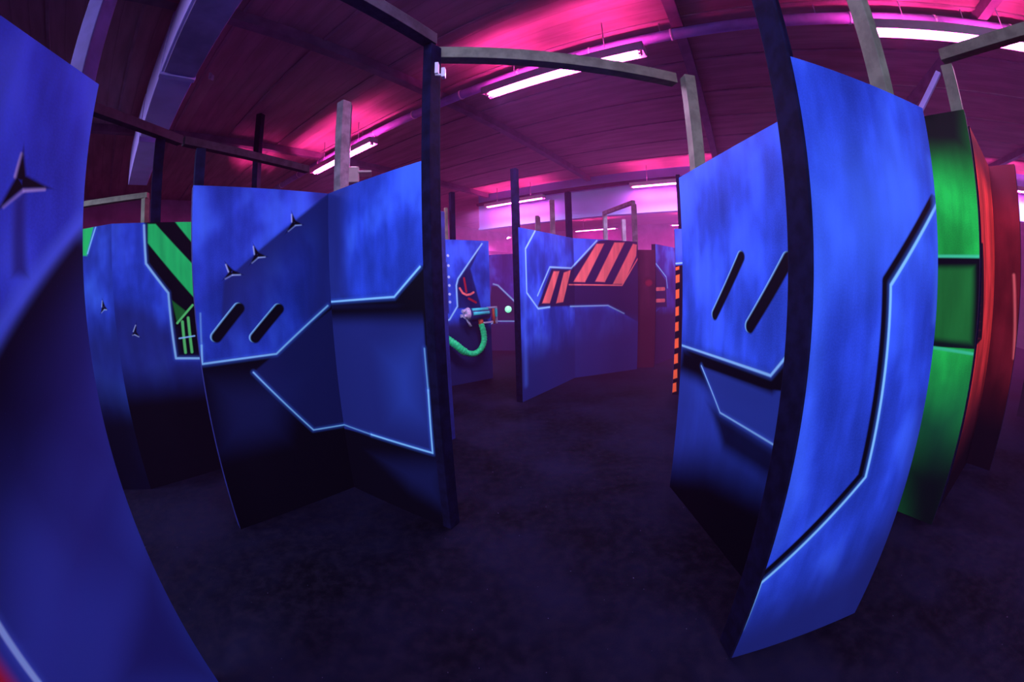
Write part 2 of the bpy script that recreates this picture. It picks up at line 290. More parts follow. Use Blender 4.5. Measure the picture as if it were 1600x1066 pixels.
def add_tube(bm, pts, r, n=12, mi=0, caps=True):
    pts = [Vector(p) for p in pts]; rings = []
    rs = r if isinstance(r, (list, tuple)) else [r]*len(pts)
    x, y = frame(pts[1]-pts[0])
    for i, p in enumerate(pts):
        d = (pts[min(i+1, len(pts)-1)]-pts[max(i-1, 0)]).normalized()
        x = (x - d*x.dot(d)).normalized(); y = d.cross(x)
        rings.append([bm.verts.new(p + (x*math.cos(t)+y*math.sin(t))*rs[i]) for t in [2*math.pi*k/n for k in range(n)]])
    for a, b in zip(rings, rings[1:]):
        for k in range(n):
            f = bm.faces.new((a[k], a[(k+1) % n], b[(k+1) % n], b[k])); f.material_index = mi; f.smooth = True
    if caps:
        bm.faces.new(rings[0][::-1]).material_index = mi; bm.faces.new(rings[-1]).material_index = mi
def tube(pts, r, n=12):
    bm = bmesh.new(); add_tube(bm, pts, r, n); return bm
def bar_bm(a, b, w, h):
    """squared timber from a to b, w wide, h high (local to a)"""
    a = Vector(a); b = Vector(b); d = (b-a); L = d.length; bm = box((0, -w/2, -h/2), (L, w/2, h/2), .004)
    ang = math.atan2(d.y, d.x); el = math.atan2(d.z, math.hypot(d.x, d.y))
    bmesh.ops.transform(bm, matrix=Matrix.Rotation(ang, 4, 'Z') @ Matrix.Rotation(-el, 4, 'Y'), verts=bm.verts); return bm

# ------------------------------------------------------------------ materials
class NT:
    def __init__(s, name, rough=.75, spec=.25):
        s.m = bpy.data.materials.new(name); s.m.use_nodes = True; s.t = s.m.node_tree; s.n = s.t.nodes
        s.b = s.n['Principled BSDF']; s.b.inputs['Roughness'].default_value = rough; s.b.inputs['Specular IOR Level'].default_value = spec
    def new(s, k, **kw):
        n = s.n.new(k)
        for a, v in kw.items(): setattr(n, a, v)
        return n
    def put(s, sock, v):
        if isinstance(v, bpy.types.NodeSocket): s.t.links.new(v, sock)
        else: sock.default_value = v
    def math(s, op, a, b=None, clamp=False):
        n = s.new('ShaderNodeMath', operation=op, use_clamp=clamp); s.put(n.inputs[0], a)
        if b is not None: s.put(n.inputs[1], b)
        return n.outputs[0]
    def vec(s, op, a, b=None, out=0):
        n = s.new('ShaderNodeVectorMath', operation=op); s.put(n.inputs[0], a)
        if b is not None: s.put(n.inputs[3 if op == 'SCALE' else 1], b)
        return n.outputs['Value' if out == 'v' else 0]
    def ramp(s, v, a, b, c=1., d=0., smooth=True):
        n = s.new('ShaderNodeMapRange', interpolation_type='SMOOTHSTEP' if smooth else 'LINEAR')
        s.put(n.inputs[0], v); n.inputs[1].default_value = a; n.inputs[2].default_value = b; n.inputs[3].default_value = c; n.inputs[4].default_value = d
        return n.outputs[0]
    def mix(s, f, a, b, mode='MIX'):
        n = s.new('ShaderNodeMix', data_type='RGBA', blend_type=mode); s.put(n.inputs[0], f)
        for i, c in ((6, a), (7, b)): s.put(n.inputs[i], c if isinstance(c, bpy.types.NodeSocket) else (*c[:3], 1))
        return n.outputs[2]
    def noise(s, vec, scale, detail=3., rough=.55, dist=0.):
        n = s.new('ShaderNodeTexNoise'); s.put(n.inputs['Vector'], vec); n.inputs['Scale'].default_value = scale
        n.inputs['Detail'].default_value = detail; n.inputs['Roughness'].default_value = rough; n.inputs['Distortion'].default_value = dist
        return n.outputs[0]
    def coord(s): return s.new('ShaderNodeTexCoord').outputs['Object']
    def mapping(s, v, scale=(1, 1, 1), loc=(0, 0, 0)):
        n = s.new('ShaderNodeMapping'); s.put(n.inputs[0], v); n.inputs['Scale'].default_value = scale; n.inputs['Location'].default_value = loc
        return n.outputs[0]
    def bump(s, h, dist=.004, strength=.5):
        n = s.new('ShaderNodeBump'); n.inputs['Strength'].default_value = strength; n.inputs['Distance'].default_value = dist
        s.put(n.inputs['Height'], h); s.t.links.new(n.outputs[0], s.b.inputs['Normal'])
    def done(s, c):
        s.put(s.b.inputs['Base Color'], c if isinstance(c, bpy.types.NodeSocket) else (*c[:3], 1)); return s.m
def plain(name, c, rough=.7, var=.35, scale=9., spec=.25, metal=0.):
    t = NT(name, rough, spec); v = t.coord(); n = t.noise(v, scale, 4.)
    t.b.inputs['Metallic'].default_value = metal
    f = t.ramp(n, .3, .7, 1-var, 1+var*.4)
    mul = t.vec('SCALE', (*c, ), f)
    t.bump(n, .002, .3)
    return t.done(mul)

PAL = dict(black=(.0022, .0024, .007), night=(.010, .018, .085), deep=(.016, .030, .16), mid=(.028, .078, .36),
  glow=(.085, .30, 1.0), hi=(.32, .95, 1.0), white=(.50, .85, 1.0), purple=(.020, .014, .075),
  red=(1., .26, .19), dred=(.42, .02, .03), orange=(.98, .20, .04), brown=(.06, .010, .018), green=(.02, .95, .15), dgreen=(.014, .26, .03), lime=(.12, .95, .16),
  mint=(.06, .98, .30), ngreen=(.006, .09, .035), darkgrey=(.013, .016, .014))
def area2(p): return sum(p[i][0]*p[(i+1) % len(p)][1]-p[(i+1) % len(p)][0]*p[i][1] for i in range(len(p)))
def hull(p):
    """indices of the convex hull of a simple counter-clockwise polygon"""
    idx = sorted(range(len(p)), key=lambda i: p[i]); cr = lambda o, a, b: (p[a][0]-p[o][0])*(p[b][1]-p[o][1])-(p[a][1]-p[o][1])*(p[b][0]-p[o][0])
    out = []
    for seq in (idx, idx[::-1]):
        h = []
        for i in seq:
            while len(h) > 1 and cr(h[-2], h[-1], i) <= 1e-7: h.pop()
            h.append(i)
        out += h[:-1]
    return sorted(set(out))
def edge_val(t, q, a, b):
    """signed distance to the line a-b, negative on its left"""
    dx, dy = b[0]-a[0], b[1]-a[1]; l = math.hypot(dx, dy) or 1e-6; nx, ny = dy/l, -dx/l
    return t.vec('DOT_PRODUCT', q, (nx, ny, -(nx*a[0]+ny*a[1])), 'v')
def sdf_poly(t, q, p, lid=None):
    """signed distance of a simple polygon: hull minus its pockets. lid = (a, b): an edge left open"""
    if area2(p) < 0: p = p[::-1]
    h = hull(p); v = None
    for k, i in enumerate(h):
        j = h[(k+1) % len(h)]
        if lid and {p[i], p[j]} == set(lid): continue
        e = edge_val(t, q, p[i], p[j]); v = e if v is None else t.math('MAXIMUM', v, e)
    for k, i in enumerate(h):
        j = h[(k+1) % len(h)]; m = (j-i) % len(p)
        if m > 1:
            pocket = [p[(i+x) % len(p)] for x in range(m+1)]
            if lid and {p[i], p[j]} == set(lid): continue
            if abs(area2(pocket)) < 1e-5: continue
            v = t.math('MAXIMUM', v, t.math('MULTIPLY', sdf_poly(t, q, pocket, (p[i], p[j])), -1.))
    return v
def sdf_line(t, q2, pts):
    v = None
    for a, b in zip(pts, pts[1:]):
        ax, az = a; dx, dz = b[0]-a[0], b[1]-a[1]; l2 = max(dx*dx+dz*dz, 1e-9)
        pa = t.vec('SUBTRACT', q2, (ax, az, 0))
        h = t.math('MULTIPLY', t.vec('DOT_PRODUCT', pa, (dx/l2, dz/l2, 0), 'v'), 1., True)
        w = t.vec('SUBTRACT', pa, t.vec('SCALE', (dx, dz, 0), h))
        d = t.vec('LENGTH', w, None, 'v'); v = d if v is None else t.math('MINIMUM', v, d)
    return v
def paint(name, base, layers, seed=0, rough=.6):
    """airbrushed artwork on a plywood sheet, in the sheet's own metres (x along, z up)"""
    t = NT(name, rough, .06)
    sx = t.new('ShaderNodeSeparateXYZ'); t.put(sx.inputs[0], t.coord())
    def comb(z):
        c = t.new('ShaderNodeCombineXYZ'); t.put(c.inputs[0], sx.outputs[0]); t.put(c.inputs[1], sx.outputs[2]); c.inputs[2].default_value = z; return c.outputs[0]
    q = comb(1.); q2 = comb(0.); qs = comb(seed*3.7)
    # sprayed base coat: broad clouds, vertical passes, fine speckle
    n1 = t.noise(t.mapping(qs, (1.25, .7, 1)), 2.2, 3., .5); n2 = t.noise(t.mapping(qs, (9, 1.1, 1)), 1., 3., .5); n3 = t.noise(qs, 120., 2., .6)
    f = t.math('ADD', t.math('MULTIPLY', t.ramp(n1, .3, .72, .55, 1.3), t.ramp(n2, .3, .75, .80, 1.15)), t.ramp(n3, .3, .75, -.06, .06))
    c = t.vec('SCALE', base, f)
    if base[2] > .4: c = t.mix(t.ramp(n1, .48, .72, 0., .42), c, tuple(x*.95 for x in PAL['glow']))
    for L in layers:
        if L[0] == 'P':
            _, col, ps, soft, fade, op = L
            if op <= 0: continue
            v = None
            for p in ps:
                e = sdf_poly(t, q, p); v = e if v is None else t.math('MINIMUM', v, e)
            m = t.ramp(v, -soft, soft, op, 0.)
            if fade:
                (a, b, w) = fade; d = t.math('ABSOLUTE', edge_val(t, q, a, b)); m = t.math('MULTIPLY', m, t.ramp(d, 0., w, 1., 0.))
        else:
            _, col, pts, w, soft, op = L
            m = t.ramp(sdf_line(t, q2, pts), w-soft*.3, w+soft, op, 0.)
        cc = t.vec('SCALE', PAL[col], t.ramp(n2, .3, .75, .78, 1.1)) if col in ('green', 'red', 'dgreen') else PAL[col]
        c = t.mix(m, c, cc)
    n4 = t.noise(qs, 240., 1., .5); c = t.mix(t.ramp(n4, .76, .80, 0., .25), c, (.12, .2, .8))   # pale paint flecks
    t.bump(n3, .0006, .2)
    return t.done(c)

M = dict(
  back=plain('dark_blue_board', (.012, .022, .16)), post=plain('dark_stained_timber', (.005, .006, .030), .85, .5, 14, .08),
  vpost=plain('violet_painted_timber', (.05, .04, .17), .8, .3, 10), beam=plain('olive_timber', (.17, .21, .13), .8, .3, 12), tpost=plain('grey_timber', (.2, .19, .2), .8, .4, 12), dbeam=plain('dark_timber', (.05, .045, .06), .8, .4, 10),
  pipe=plain('violet_grey_pipe', (.42, .34, .72), .55, .15, 6, .1), ring=plain('pale_pipe_coupling', (.9, .85, .95), .4, .1), housing=plain('lamp_housing', (.5, .5, .52), .5, .1),
  duct=plain('galvanised_duct', (.55, .46, 1.0), .6, .12, 3, .1), ductshade=plain('shade_toned_duct_underside', (.30, .22, .48), .6, .35, 2.5),  # second duct tone paints in the dimmer light on the underside
  wallm=plain('dark_wall', (.62, .46, .64), .9, .3, 1.5), header=plain('pale_board', (.30, .60, .98), .8, .12, 1.2),
  ceilb=plain('ceiling_batten', (.36, .25, .28), .8, .2, 4), raf=plain('rafter_steel', (.20, .15, .20), .6, .3, 4), cream=plain('cream_plastic', (.60, .62, .52), .5, .1), metal=plain('bright_metal', (.6, .62, .7), .3, .1, 8, .5),
  teal=plain('teal_paint', (.06, .95, .75), .4, .1), navy=plain('navy_paint', (.02, .03, .16), .5, .2), hose=plain('green_hose', (.02, .95, .24), .45, .25, 20),
  orange=plain('orange_paint', (.85, .16, .05), .5, .2), ball=plain('mint_ball', (.2, .98, .65), .4, .1))
def emis(name, c, k):
    t = NT(name); t.b.inputs['Emission Color'].default_value = (*c, 1); t.b.inputs['Emission Strength'].default_value = k; return t.done((.8, .8, .8))
M['ball'] = emis('lit_mint_globe', (.10, .95, .50), .9)
M['tube'] = emis('lit_pink_tube', (1., .05, .42), TUBE)

def floor_mat():
    t = NT('worn_dark_floor', .8, .03); v = t.coord(); n = t.noise(v, .9, 4., .6); n2 = t.noise(v, 14., 4., .6); n3 = t.noise(v, 130., 2.)
    c = t.mix(t.ramp(n, .32, .7, 0., 1.), FLOOR_A, FLOOR_B); c = t.mix(t.ramp(n2, .35, .75, 0., .45), c, (.012, .010, .020))
    c = t.mix(t.ramp(t.noise(v, 60., 1.), .79, .82, 0., .5), c, (.25, .25, .4)); t.bump(n3, .004, .5); return t.done(c)
# ------------------------------------------------------------------ the setting
U0, U1, V0, V1, CZ = -11.5, 11.6, -6.5, 18.5, 4.5
def room(name, lo, hi, m, bev=0.):
    bm = box(lo, hi, bev); o = mesh_obj(name, bm, m); o['kind'] = 'structure'; return o
# UX, VX is a left-handed pair with z up, so geometry is mapped point by point
def remap(o):
    me = o.data; co = np.empty(len(me.vertices)*3); me.vertices.foreach_get('co', co); co = co.reshape(-1, 3)
    me.vertices.foreach_set('co', (np.outer(co[:, 0], UX)+np.outer(co[:, 1], VX)+np.outer(co[:, 2], (0, 0, 1))).ravel()); me.flip_normals(); me.update(); return o
remap(room('floor', (U0, V0, -.1), (U1, V1, 0), floor_mat()))
ceil = room('ceiling', (U0, V0, CZ), (U1, V1, CZ+.1), None)
ceil.data.materials.clear(); remap(ceil)
def ceiling_mat_uv():
    t = NT('dark_board_ceiling', .85, .2); v = t.coord()
    vv = t.vec('DOT_PRODUCT', v, tuple(VX), 'v'); uu = t.vec('DOT_PRODUCT', v, tuple(UX), 'v')
    g = t.math('ABSOLUTE', t.math('SUBTRACT', t.math('FRACT', t.math('DIVIDE', vv, .19)), .5))
    cb = t.new('ShaderNodeCombineXYZ'); t.put(cb.inputs[0], t.math('MULTIPLY', uu, .5)); t.put(cb.inputs[1], t.math('MULTIPLY', vv, 3.))
    n = t.noise(cb.outputs[0], 2., 4.); c = t.mix(t.ramp(n, .3, .7, 0., 1.), CEIL_A, CEIL_B)
    c = t.mix(t.ramp(g, .45, .49, 0., .2), c, (.05, .03, .05)); t.bump(t.ramp(g, .42, .48, 0., 1.), .004, .3); return t.done(c)
ceil.data.materials.append(ceiling_mat_uv())
remap(room('wall_left', (U1, V0, 0), (U1+.1, V1, CZ), M['wallm']))
remap(room('wall_right', (U0-.1, V0, 0), (U0, V1, CZ), M['wallm']))
remap(room('wall_back', (U0, V1, 0), (U1, V1+.1, CZ), M['wallm']))
remap(room('wall_front', (U0, V0-.1, 0), (U1, V0, CZ), M['wallm']))
remap(room('trim_1', (U0, 9.5, 3.47), (7.3, 9.62, CZ), M['header']))          # pale header board hung below the ceiling
remap(room('trim_2', (U0, 9.46, 3.41), (7.3, 9.66, 3.47), M['header']))      # its lower edging
k = 3
for u in (-6.26, -2.97, .34, 3.63, 6.93):                                    # rafters across the building
    remap(room('trim_%d' % k, (u-.06, V0, CZ-.12), (u+.06, 9.45, CZ), M['raf'])); k += 1
for i in range(15):                                                          # battens along it
    v = -3.8+.95*i
    if v > 9.3: break
    remap(room('trim_%d' % k, (U0, v-.015, CZ-.015), (U1, v+.02, CZ), M['ceilb'])); k += 1
for z in (2.55, 2.95, 3.3):                                                  # boards on the left wall
    remap(room('trim_%d' % k, (U1-.03, V0, z), (U1, V1, z+.16), M['raf'])); k += 1

# ------------------------------------------------------------------ partitions
BASE = dict(blue=(.032, .108, .70), blue2=(.028, .085, .56), blue3=(.045, .17, .95), maroon=(.060, .012, .026), purple=(.05, .05, .42), green=(.02, .94, .085), red=(.95, .075, .05), dred=(.16, .012, .018), kgreen=(.012, .045, .03))
TH = .09
def partition(label, sheets, cat='partition', group=None, ht=PH, posts=()):
    """sheets: [(key, base colour)] standing end to end; each sheet's painted face is toward the aisle"""
    p0 = PAN[sheets[0][0]][0]; root = thing('painted_partition', label, cat, (p0[0], p0[1], 0), 0, group)
    for key, base in sheets:
        (ax, ay), (bx, by) = PAN[key]; L = math.hypot(bx-ax, by-ay); bm = bmesh.new()
        fs = add_box(bm, (0, 0, 0), (L, TH, ht), 1)
        fs[2].material_index = 0                                             # y = 0: painted face
        if 'edge' in OPT.get(key, ()): fs[5].material_index = 0; fs[3].material_index = 0
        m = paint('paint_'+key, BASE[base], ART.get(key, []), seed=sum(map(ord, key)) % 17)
        o = mesh_obj('panel', bm, [m, M['post' if base not in ('blue', 'blue2', 'blue3') else 'back']], root)
        o.location = (ax-p0[0], ay-p0[1], 0); o.rotation_euler = (0, 0, math.atan2(by-ay, bx-ax))
    for (x, y, rz, w, d, z1, mat) in posts:
        o = mesh_obj('post', box((-w/2, -d/2, 0), (w/2, d/2, z1), .004), M[mat], root)
        o.location = (x-p0[0], y-p0[1], 0); o.rotation_euler = (0, 0, rz)
    return root
OPT = {}
def head(k): (a, b), (c, d) = PAN[k]; return math.atan2(d-b, c-a)
def at(k, u, y=.045):
    (a, b), (c, d) = PAN[k]; h = head(k); return a+math.cos(h)*u-math.sin(h)*y, b+math.sin(h)*u+math.cos(h)*y
def plen(k): (a, b), (c, d) = PAN[k]; return math.hypot(c-a, d-b)
def endpost(k, end, w=.07, z=3.28, mat='post', d=.102, y=.045, off=0.):
    u = -w/2-off if end == 0 else plen(k)+w/2+off
    x, yy = at(k, u, y); return (x, yy, head(k), w, d, z, mat)
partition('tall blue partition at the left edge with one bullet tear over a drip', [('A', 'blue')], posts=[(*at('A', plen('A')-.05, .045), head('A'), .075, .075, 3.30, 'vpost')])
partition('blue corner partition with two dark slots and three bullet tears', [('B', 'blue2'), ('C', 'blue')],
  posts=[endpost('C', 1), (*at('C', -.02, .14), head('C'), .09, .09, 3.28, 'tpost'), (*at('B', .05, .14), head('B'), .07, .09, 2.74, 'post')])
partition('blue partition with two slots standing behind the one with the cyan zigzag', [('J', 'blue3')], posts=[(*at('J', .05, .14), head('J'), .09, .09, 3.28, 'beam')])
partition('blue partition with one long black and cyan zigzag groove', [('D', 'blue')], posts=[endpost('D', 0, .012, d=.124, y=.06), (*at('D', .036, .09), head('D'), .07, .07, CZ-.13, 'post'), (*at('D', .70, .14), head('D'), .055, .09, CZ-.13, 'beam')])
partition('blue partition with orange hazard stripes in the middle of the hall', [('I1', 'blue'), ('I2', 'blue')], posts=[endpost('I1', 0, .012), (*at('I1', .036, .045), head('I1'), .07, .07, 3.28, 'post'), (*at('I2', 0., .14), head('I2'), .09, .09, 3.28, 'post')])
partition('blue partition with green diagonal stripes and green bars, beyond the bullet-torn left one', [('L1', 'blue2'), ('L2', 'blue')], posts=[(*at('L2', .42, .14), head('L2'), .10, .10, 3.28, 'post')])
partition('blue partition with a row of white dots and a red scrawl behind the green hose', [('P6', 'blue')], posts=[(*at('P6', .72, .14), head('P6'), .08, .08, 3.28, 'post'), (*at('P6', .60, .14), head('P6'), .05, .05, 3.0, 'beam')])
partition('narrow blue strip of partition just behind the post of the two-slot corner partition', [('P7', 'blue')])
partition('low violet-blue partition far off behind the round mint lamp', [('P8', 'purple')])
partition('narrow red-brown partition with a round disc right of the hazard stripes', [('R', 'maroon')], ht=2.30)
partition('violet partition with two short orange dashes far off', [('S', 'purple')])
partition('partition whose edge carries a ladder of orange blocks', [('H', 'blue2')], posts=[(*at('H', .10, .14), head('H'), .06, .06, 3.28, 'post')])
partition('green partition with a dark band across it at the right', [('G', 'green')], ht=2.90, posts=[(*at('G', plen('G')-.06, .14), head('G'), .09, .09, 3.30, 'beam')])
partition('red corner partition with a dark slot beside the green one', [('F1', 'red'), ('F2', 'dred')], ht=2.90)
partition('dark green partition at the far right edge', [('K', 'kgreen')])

# ------------------------------------------------------------------ overhead timbers
def beam(label, a, b, w=.09, h=.09, mat='beam', name='overhead_beam'):
    o = mesh_obj(name, bar_bm(a, b, w, h), M[mat]); o.location = a; return tag(o, label, 'beam', None)
beam('pale olive beam crossing in front of the nearest pink tubes', (-.45, 2.40, 3.265), (1.36, 2.76, 3.32))
beam('dull grey beam running from the slotted corner post toward the top edge', (-.47, 2.31, 3.325), (-1.33, .86, 3.325), mat='dbeam')
beam('dark beam over the left partition below the duct', (-3.27, 1.3, 3.325), (-3.24, 2.92, 3.325), mat='dbeam')
beam('dim beam running back from the dark left post', (-3.22, 2.95, 3.325), (-2.62, 4.6, 3.325), mat='dbeam')
fr = thing('timber_gateway', 'olive timber gateway seen over the green-striped partition', 'gateway', (-5.06, 3.94, 0))
for nm, a, b in (('rail', (.04, .02, 3.27), (-1.3, -.67, 3.27)), ('upright', (0, 0, 0), (0, 0, 3.23)), ('upright', (-1.28, -.66, 0), (-1.28, -.66, 3.23)), ('crosspiece', (0, -.02, 2.62), (-1.26, -.64, 2.62))):
    o = mesh_obj(nm, bar_bm(a, b, .10, .08) if nm != 'upright' else box((-.045, -.045, a[2]), (.045, .045, b[2]), .004), M['beam'], fr); o.location = a if nm != 'upright' else (a[0], a[1], 0)
beam('olive beam at the right running out of view under the tube', (3.05, 1.46, 3.345), (3.24, .55, 3.345))
beam('violet brace leaning from the zigzag partition to the green one', (2.87, 1.69, 2.90), (2.97, 1.48, 3.20), .04, .04, 'pipe')
fr = thing('timber_gateway', 'thin gateway above the orange hazard stripes', 'gateway', (2.49, 7.39, 0))
for nm, a, b in (('upright', (0, 0, 0), (0, 0, 3.24)), ('upright', (-.29, 1.25, 0), (-.29, 1.25, 3.24)), ('rail', (0, 0, 3.28), (-.30, 1.29, 3.28))):
    o = mesh_obj(nm, bar_bm(a, b, .08, .08) if nm != 'upright' else box((-.045, -.045, 0), (.045, .045, b[2]), .004), M['tpost'], fr); o.location = a
for x, y, h, l in ((.84, 7.34, 3.28, 'short dark pole just left of the tall one behind the hazard stripes'), (.66, 8.9, 3.26, 'left of a pair of stubby poles behind the middle partition'), (.70, 9.05, 3.26, 'right of a pair of stubby poles behind the middle partition'),
                   (2.75, 9.0, 3.2, 'thin pole between the thin gateway uprights'),):
    o = mesh_obj('timber_pole', box((-.045, -.045, 0), (.045, .045, h), .004), M['tpost']); o.location = (x, y, 0); tag(o, l, 'pole')

# ------------------------------------------------------------------ pipe, duct, lamps
root = thing('ceiling_pipe', 'long violet pipe with pale couplings under the ceiling', 'pipe', UV(0, 3.85, 4.32))
o = mesh_obj('pipe_run', tube([UX*-5.5, UX*9.4], .062, 16), M['pipe'], root)
for i in range(-6, 11):
    c = UX*(.42+.934*i); mesh_obj('coupling', tube([c-UX*.012, c+UX*.012], .068, 16), M['ring'], o)
for i in range(-3, 5):
    c = UX*(.34+3.29*i*.5+.2); mesh_obj('hanger', tube([c+Vector((0, 0, .055)), c+Vector((0, 0, .18))], .006, 6), M['metal'], root)
root = thing('ceiling_pipe', 'thin dark pipe along the pale header board', 'pipe', UV(0, 9.3, 4.17))
mesh_obj('pipe_run', tube([UX*-6., UX*7.2], .05, 10), M['post'], root)
root = thing('air_duct', 'big square violet-grey duct overhead at the upper left', 'duct', UV(-2.0, .445, 3.62))
def dseg(nm, a, b, v0, v1, z0, z1, m):
    bm = box((a, v0, z0), (b, v1, z1), .006)
    for v in bm.verts: v.co = UX*v.co.x+VX*v.co.y+Vector((0, 0, v.co.z))
    bmesh.ops.reverse_faces(bm, faces=bm.faces[:]); return mesh_obj(nm, bm, M[m], root)
for a, b in ((-2., 1.2), (1.21, 3.55), (3.56, 5.05), (5.2, 7.1)):
    dseg('duct_section', a+2., b+2., -.155, .155, 0, .62, 'duct')
for a, b in ((-1.9, 1.15), (1.25, 3.50)):
    dseg('bottom_shade_sheet', a+2., b+2., -.13, .155, -.012, 0.0, 'ductshade')  # thin sheets carrying the painted underside shade
dseg('flange', 3.17, 3.24, -.165, .165, -.02, .63, 'duct'); dseg('flange', 5.52, 5.59, -.165, .165, -.02, .63, 'duct')
def lamp(label, u, v, z=4.0, L=1.85, rz=ANG_U, group=None, drop=True):
    r = thing('tube_light', label, 'tube light', UV(u, v, z), rz, group)
    hb = bmesh.new(); add_box(hb, (-L/2-.03, -.013, .035), (L/2+.03, .013, .075)); [add_box(hb, *q) for q in (((-.22, -.078, .04), (.22, .078, .09)), ((-L/2-.05, -.085, -.014), (L/2+.05, -.079, .085)), ((-L/2-.05, .079, -.014), (L/2+.05, .085, .085)), ((-L/2-.05, -.085, -.002), (-L/2-.04, .085, .08)), ((L/2+.04, -.085, -.002), (L/2+.05, .085, .08)))]  # side flanges and end plates added to narrow the uplight on the ceiling
    hs = mesh_obj('housing', hb, M['housing'], r)
    mesh_obj('tube', tube([(-L/2, 0, 0), (L/2, 0, 0)], .026, 12), M['tube'], r)
    for s in (-1, 1): mesh_obj('end_cap', box((s*L/2-.02, -.025, -.025), (s*L/2+.02, .025, .036), .004), M['housing'], hs)
    if drop:
        for s in (-.6, .6): mesh_obj('hanger', tube([(s*L/2, 0, .09), (s*L/2, 0, CZ-z)], .006, 6), M['metal'], r)
    return r
LAMPS = [(1.66, 3.6, 'pink tube light nearest the middle, crossed by the olive beam'), (5.79, 3.6, 'pink tube light at the left end of the violet pipe row'),
  (-2.46, 3.6, 'pink tube light at the upper right, cut by two posts'), (-6.4, 3.6, 'pink tube light at the very right edge under the beam'),
  (5.76, 9.1, 'pink tube light before the pale header, left of centre'), (1.45, 9.1, 'pink tube light before the pale header, right of centre'),
  (-2.6, 9.1, None), (-7.1, 9.1, 'small far pink tube light at the right edge'),
  (10.2-1.1, 9.1, None)]
for u, v, l in LAMPS:
    if l: lamp(l, u, v)
lamp('pink tube light beyond the far end of the violet pipe, mostly hidden', 10.0, 9.1) if False else None
lamp('far pink tube light seen above the hazard stripes', 5.82, 15.7); lamp('far pink tube light just left of the two-slot right partition', 1.6, 15.7)
lamp('tiny pink light dot left of the middle partition post', 10.3, 15.7, L=.6, rz=math.radians(100))
o = lamp('short pink tube seen end on behind a dark post', 7.55, 2.73, 4.0, .9, math.radians(127), drop=True)
o = mesh_obj('timber_pole', box((-.05, -.05, 0), (.05, .05, CZ), .005), M['post']); o.location = (-3.70, 4.92, 0); tag(o, 'dark post rising behind the two-slot corner partition', 'pole')

fl = thing('floodlight', 'cream floodlight behind the two-slot corner partition', 'floodlight', (-2.30, 5.25, 3.36), math.radians(20))
lb = mesh_obj('lamp_body', box((-.16, -.10, -.12), (.16, .10, .12), .02), M['cream'], fl)
mesh_obj('visor', box((.15, -.12, .02), (.34, .12, .05), .006), M['cream'], lb); mesh_obj('bracket', box((-.02, -.02, .12), (.02, .02, CZ-3.36), .004), M['metal'], fl)
CLP = (-3.53, 3.53)
for loc, l in (((*at('C', plen('C')+.10, .02), 3.02), 'small pale clamp on the slotted corner post'), ((*CLP, CZ-.09), 'small dim clamp on the ceiling at the upper left')):
    r = thing('clamp', l, 'clamp', loc, 0)
    mesh_obj('jaw', box((-.012, -.02, 0), (.012, .02, .085), .004), M['metal'], r); mesh_obj('jaw', box((.03, -.02, -.03), (.055, .02, .04), .004), M['metal'], r); mesh_obj('screw', tube([(-.01, 0, .0), (.055, 0, -.01)], .008, 8), M['metal'], r)

# ------------------------------------------------------------------ turret prop on the dotted partition
(ax, ay), _ = PAN['P6']; h6 = head('P6')
tr = thing('turret_prop', 'teal-striped turret with a green hose, mounted on the white-dotted partition', 'turret', (ax, ay, 0), h6)
Y = -.13
def T(nm, bm, m, under=None): return mesh_obj(nm, bm, M[m], under or tr)
barrel = T('barrel', tube([(.80, Y, 1.19), (1.20, Y, 1.19)], .10, 24), 'navy')
for a in (.15, .95):
    y0, z0 = Y-math.cos(a)*.09, 1.19+math.sin(a)*.09
    T('stripe', tube([(.86, y0, z0), (1.17, y0, z0)], .030, 10), 'teal', barrel)
ring = T('muzzle_ring', tube([(.755, Y, 1.20), (.815, Y, 1.20)], [.08, .112], 20), 'metal')
for dz, dy in ((.05, .0), (-.03, -.05), (-.03, .05)): T('nozzle', tube([(.705, Y+dy, 1.20+dz), (.76, Y+dy, 1.20+dz)], .030, 12), 'metal', ring)
bmf = bmesh.new()
for lo, hi in (((1.20, Y-.03, 1.27), (1.38, Y+.03, 1.295)), ((1.355, Y-.03, 1.0), (1.38, Y+.03, 1.29)), ((1.05, Y-.03, 1.02), (1.38, Y+.03, 1.045))): add_box(bmf, lo, hi)
frm = T('frame', bmf, 'metal'); T('handle', tube([(1.30, Y-.02, 1.26), (1.315, Y-.02, 1.0)], .022, 10), 'orange', frm); T('lever', box((1.33, Y-.05, 1.12), (1.37, Y-.02, 1.26), .005), 'teal', frm)
T('leg', tube([(.78, Y, 1.13), (.86, Y, .99)], .022, 8), 'metal'); T('mount', box((.9, Y+.05, 1.10), (1.12, -.003, 1.28), .01), 'navy')
P = [Vector(p) for p in ((1.055, Y-.01, 1.02), (1.085, Y-.03, .86), (1.08, Y-.04, .72), (1.01, Y-.05, .60), (.90, Y-.05, .535), (.78, Y-.05, .545), (.66, Y-.05, .61), (.54, Y-.03, .72), (.42, Y+.02, .82), (.33, -.085, .90))]
pts = []; 
for i in range(len(P)-1):
    p0, p1, p2, p3 = P[max(i-1, 0)], P[i], P[i+1], P[min(i+2, len(P)-1)]
    for s in range(10):
        t = s/10; pts.append(.5*((2*p1)+(p2-p0)*t+(2*p0-5*p1+4*p2-p3)*t*t+(3*p1-p0-3*p2+p3)*t**3))
pts.append(P[-1])
rs = [(.050 if i < len(pts)*.62 else .062)+(.004 if i % 3 == 0 else -.003) for i in range(len(pts))]
bm = bmesh.new(); add_tube(bm, pts, rs, 14); hose = T('hose', bm, 'hose')
T('fitting', tube([(1.05, Y, 1.11), (1.055, Y-.01, 1.0)], .045, 12), 'orange', hose)
x, y = at('P8', .95, -.10)
bm = bmesh.new(); bmesh.ops.create_uvsphere(bm, u_segments=20, v_segments=12, radius=.085)
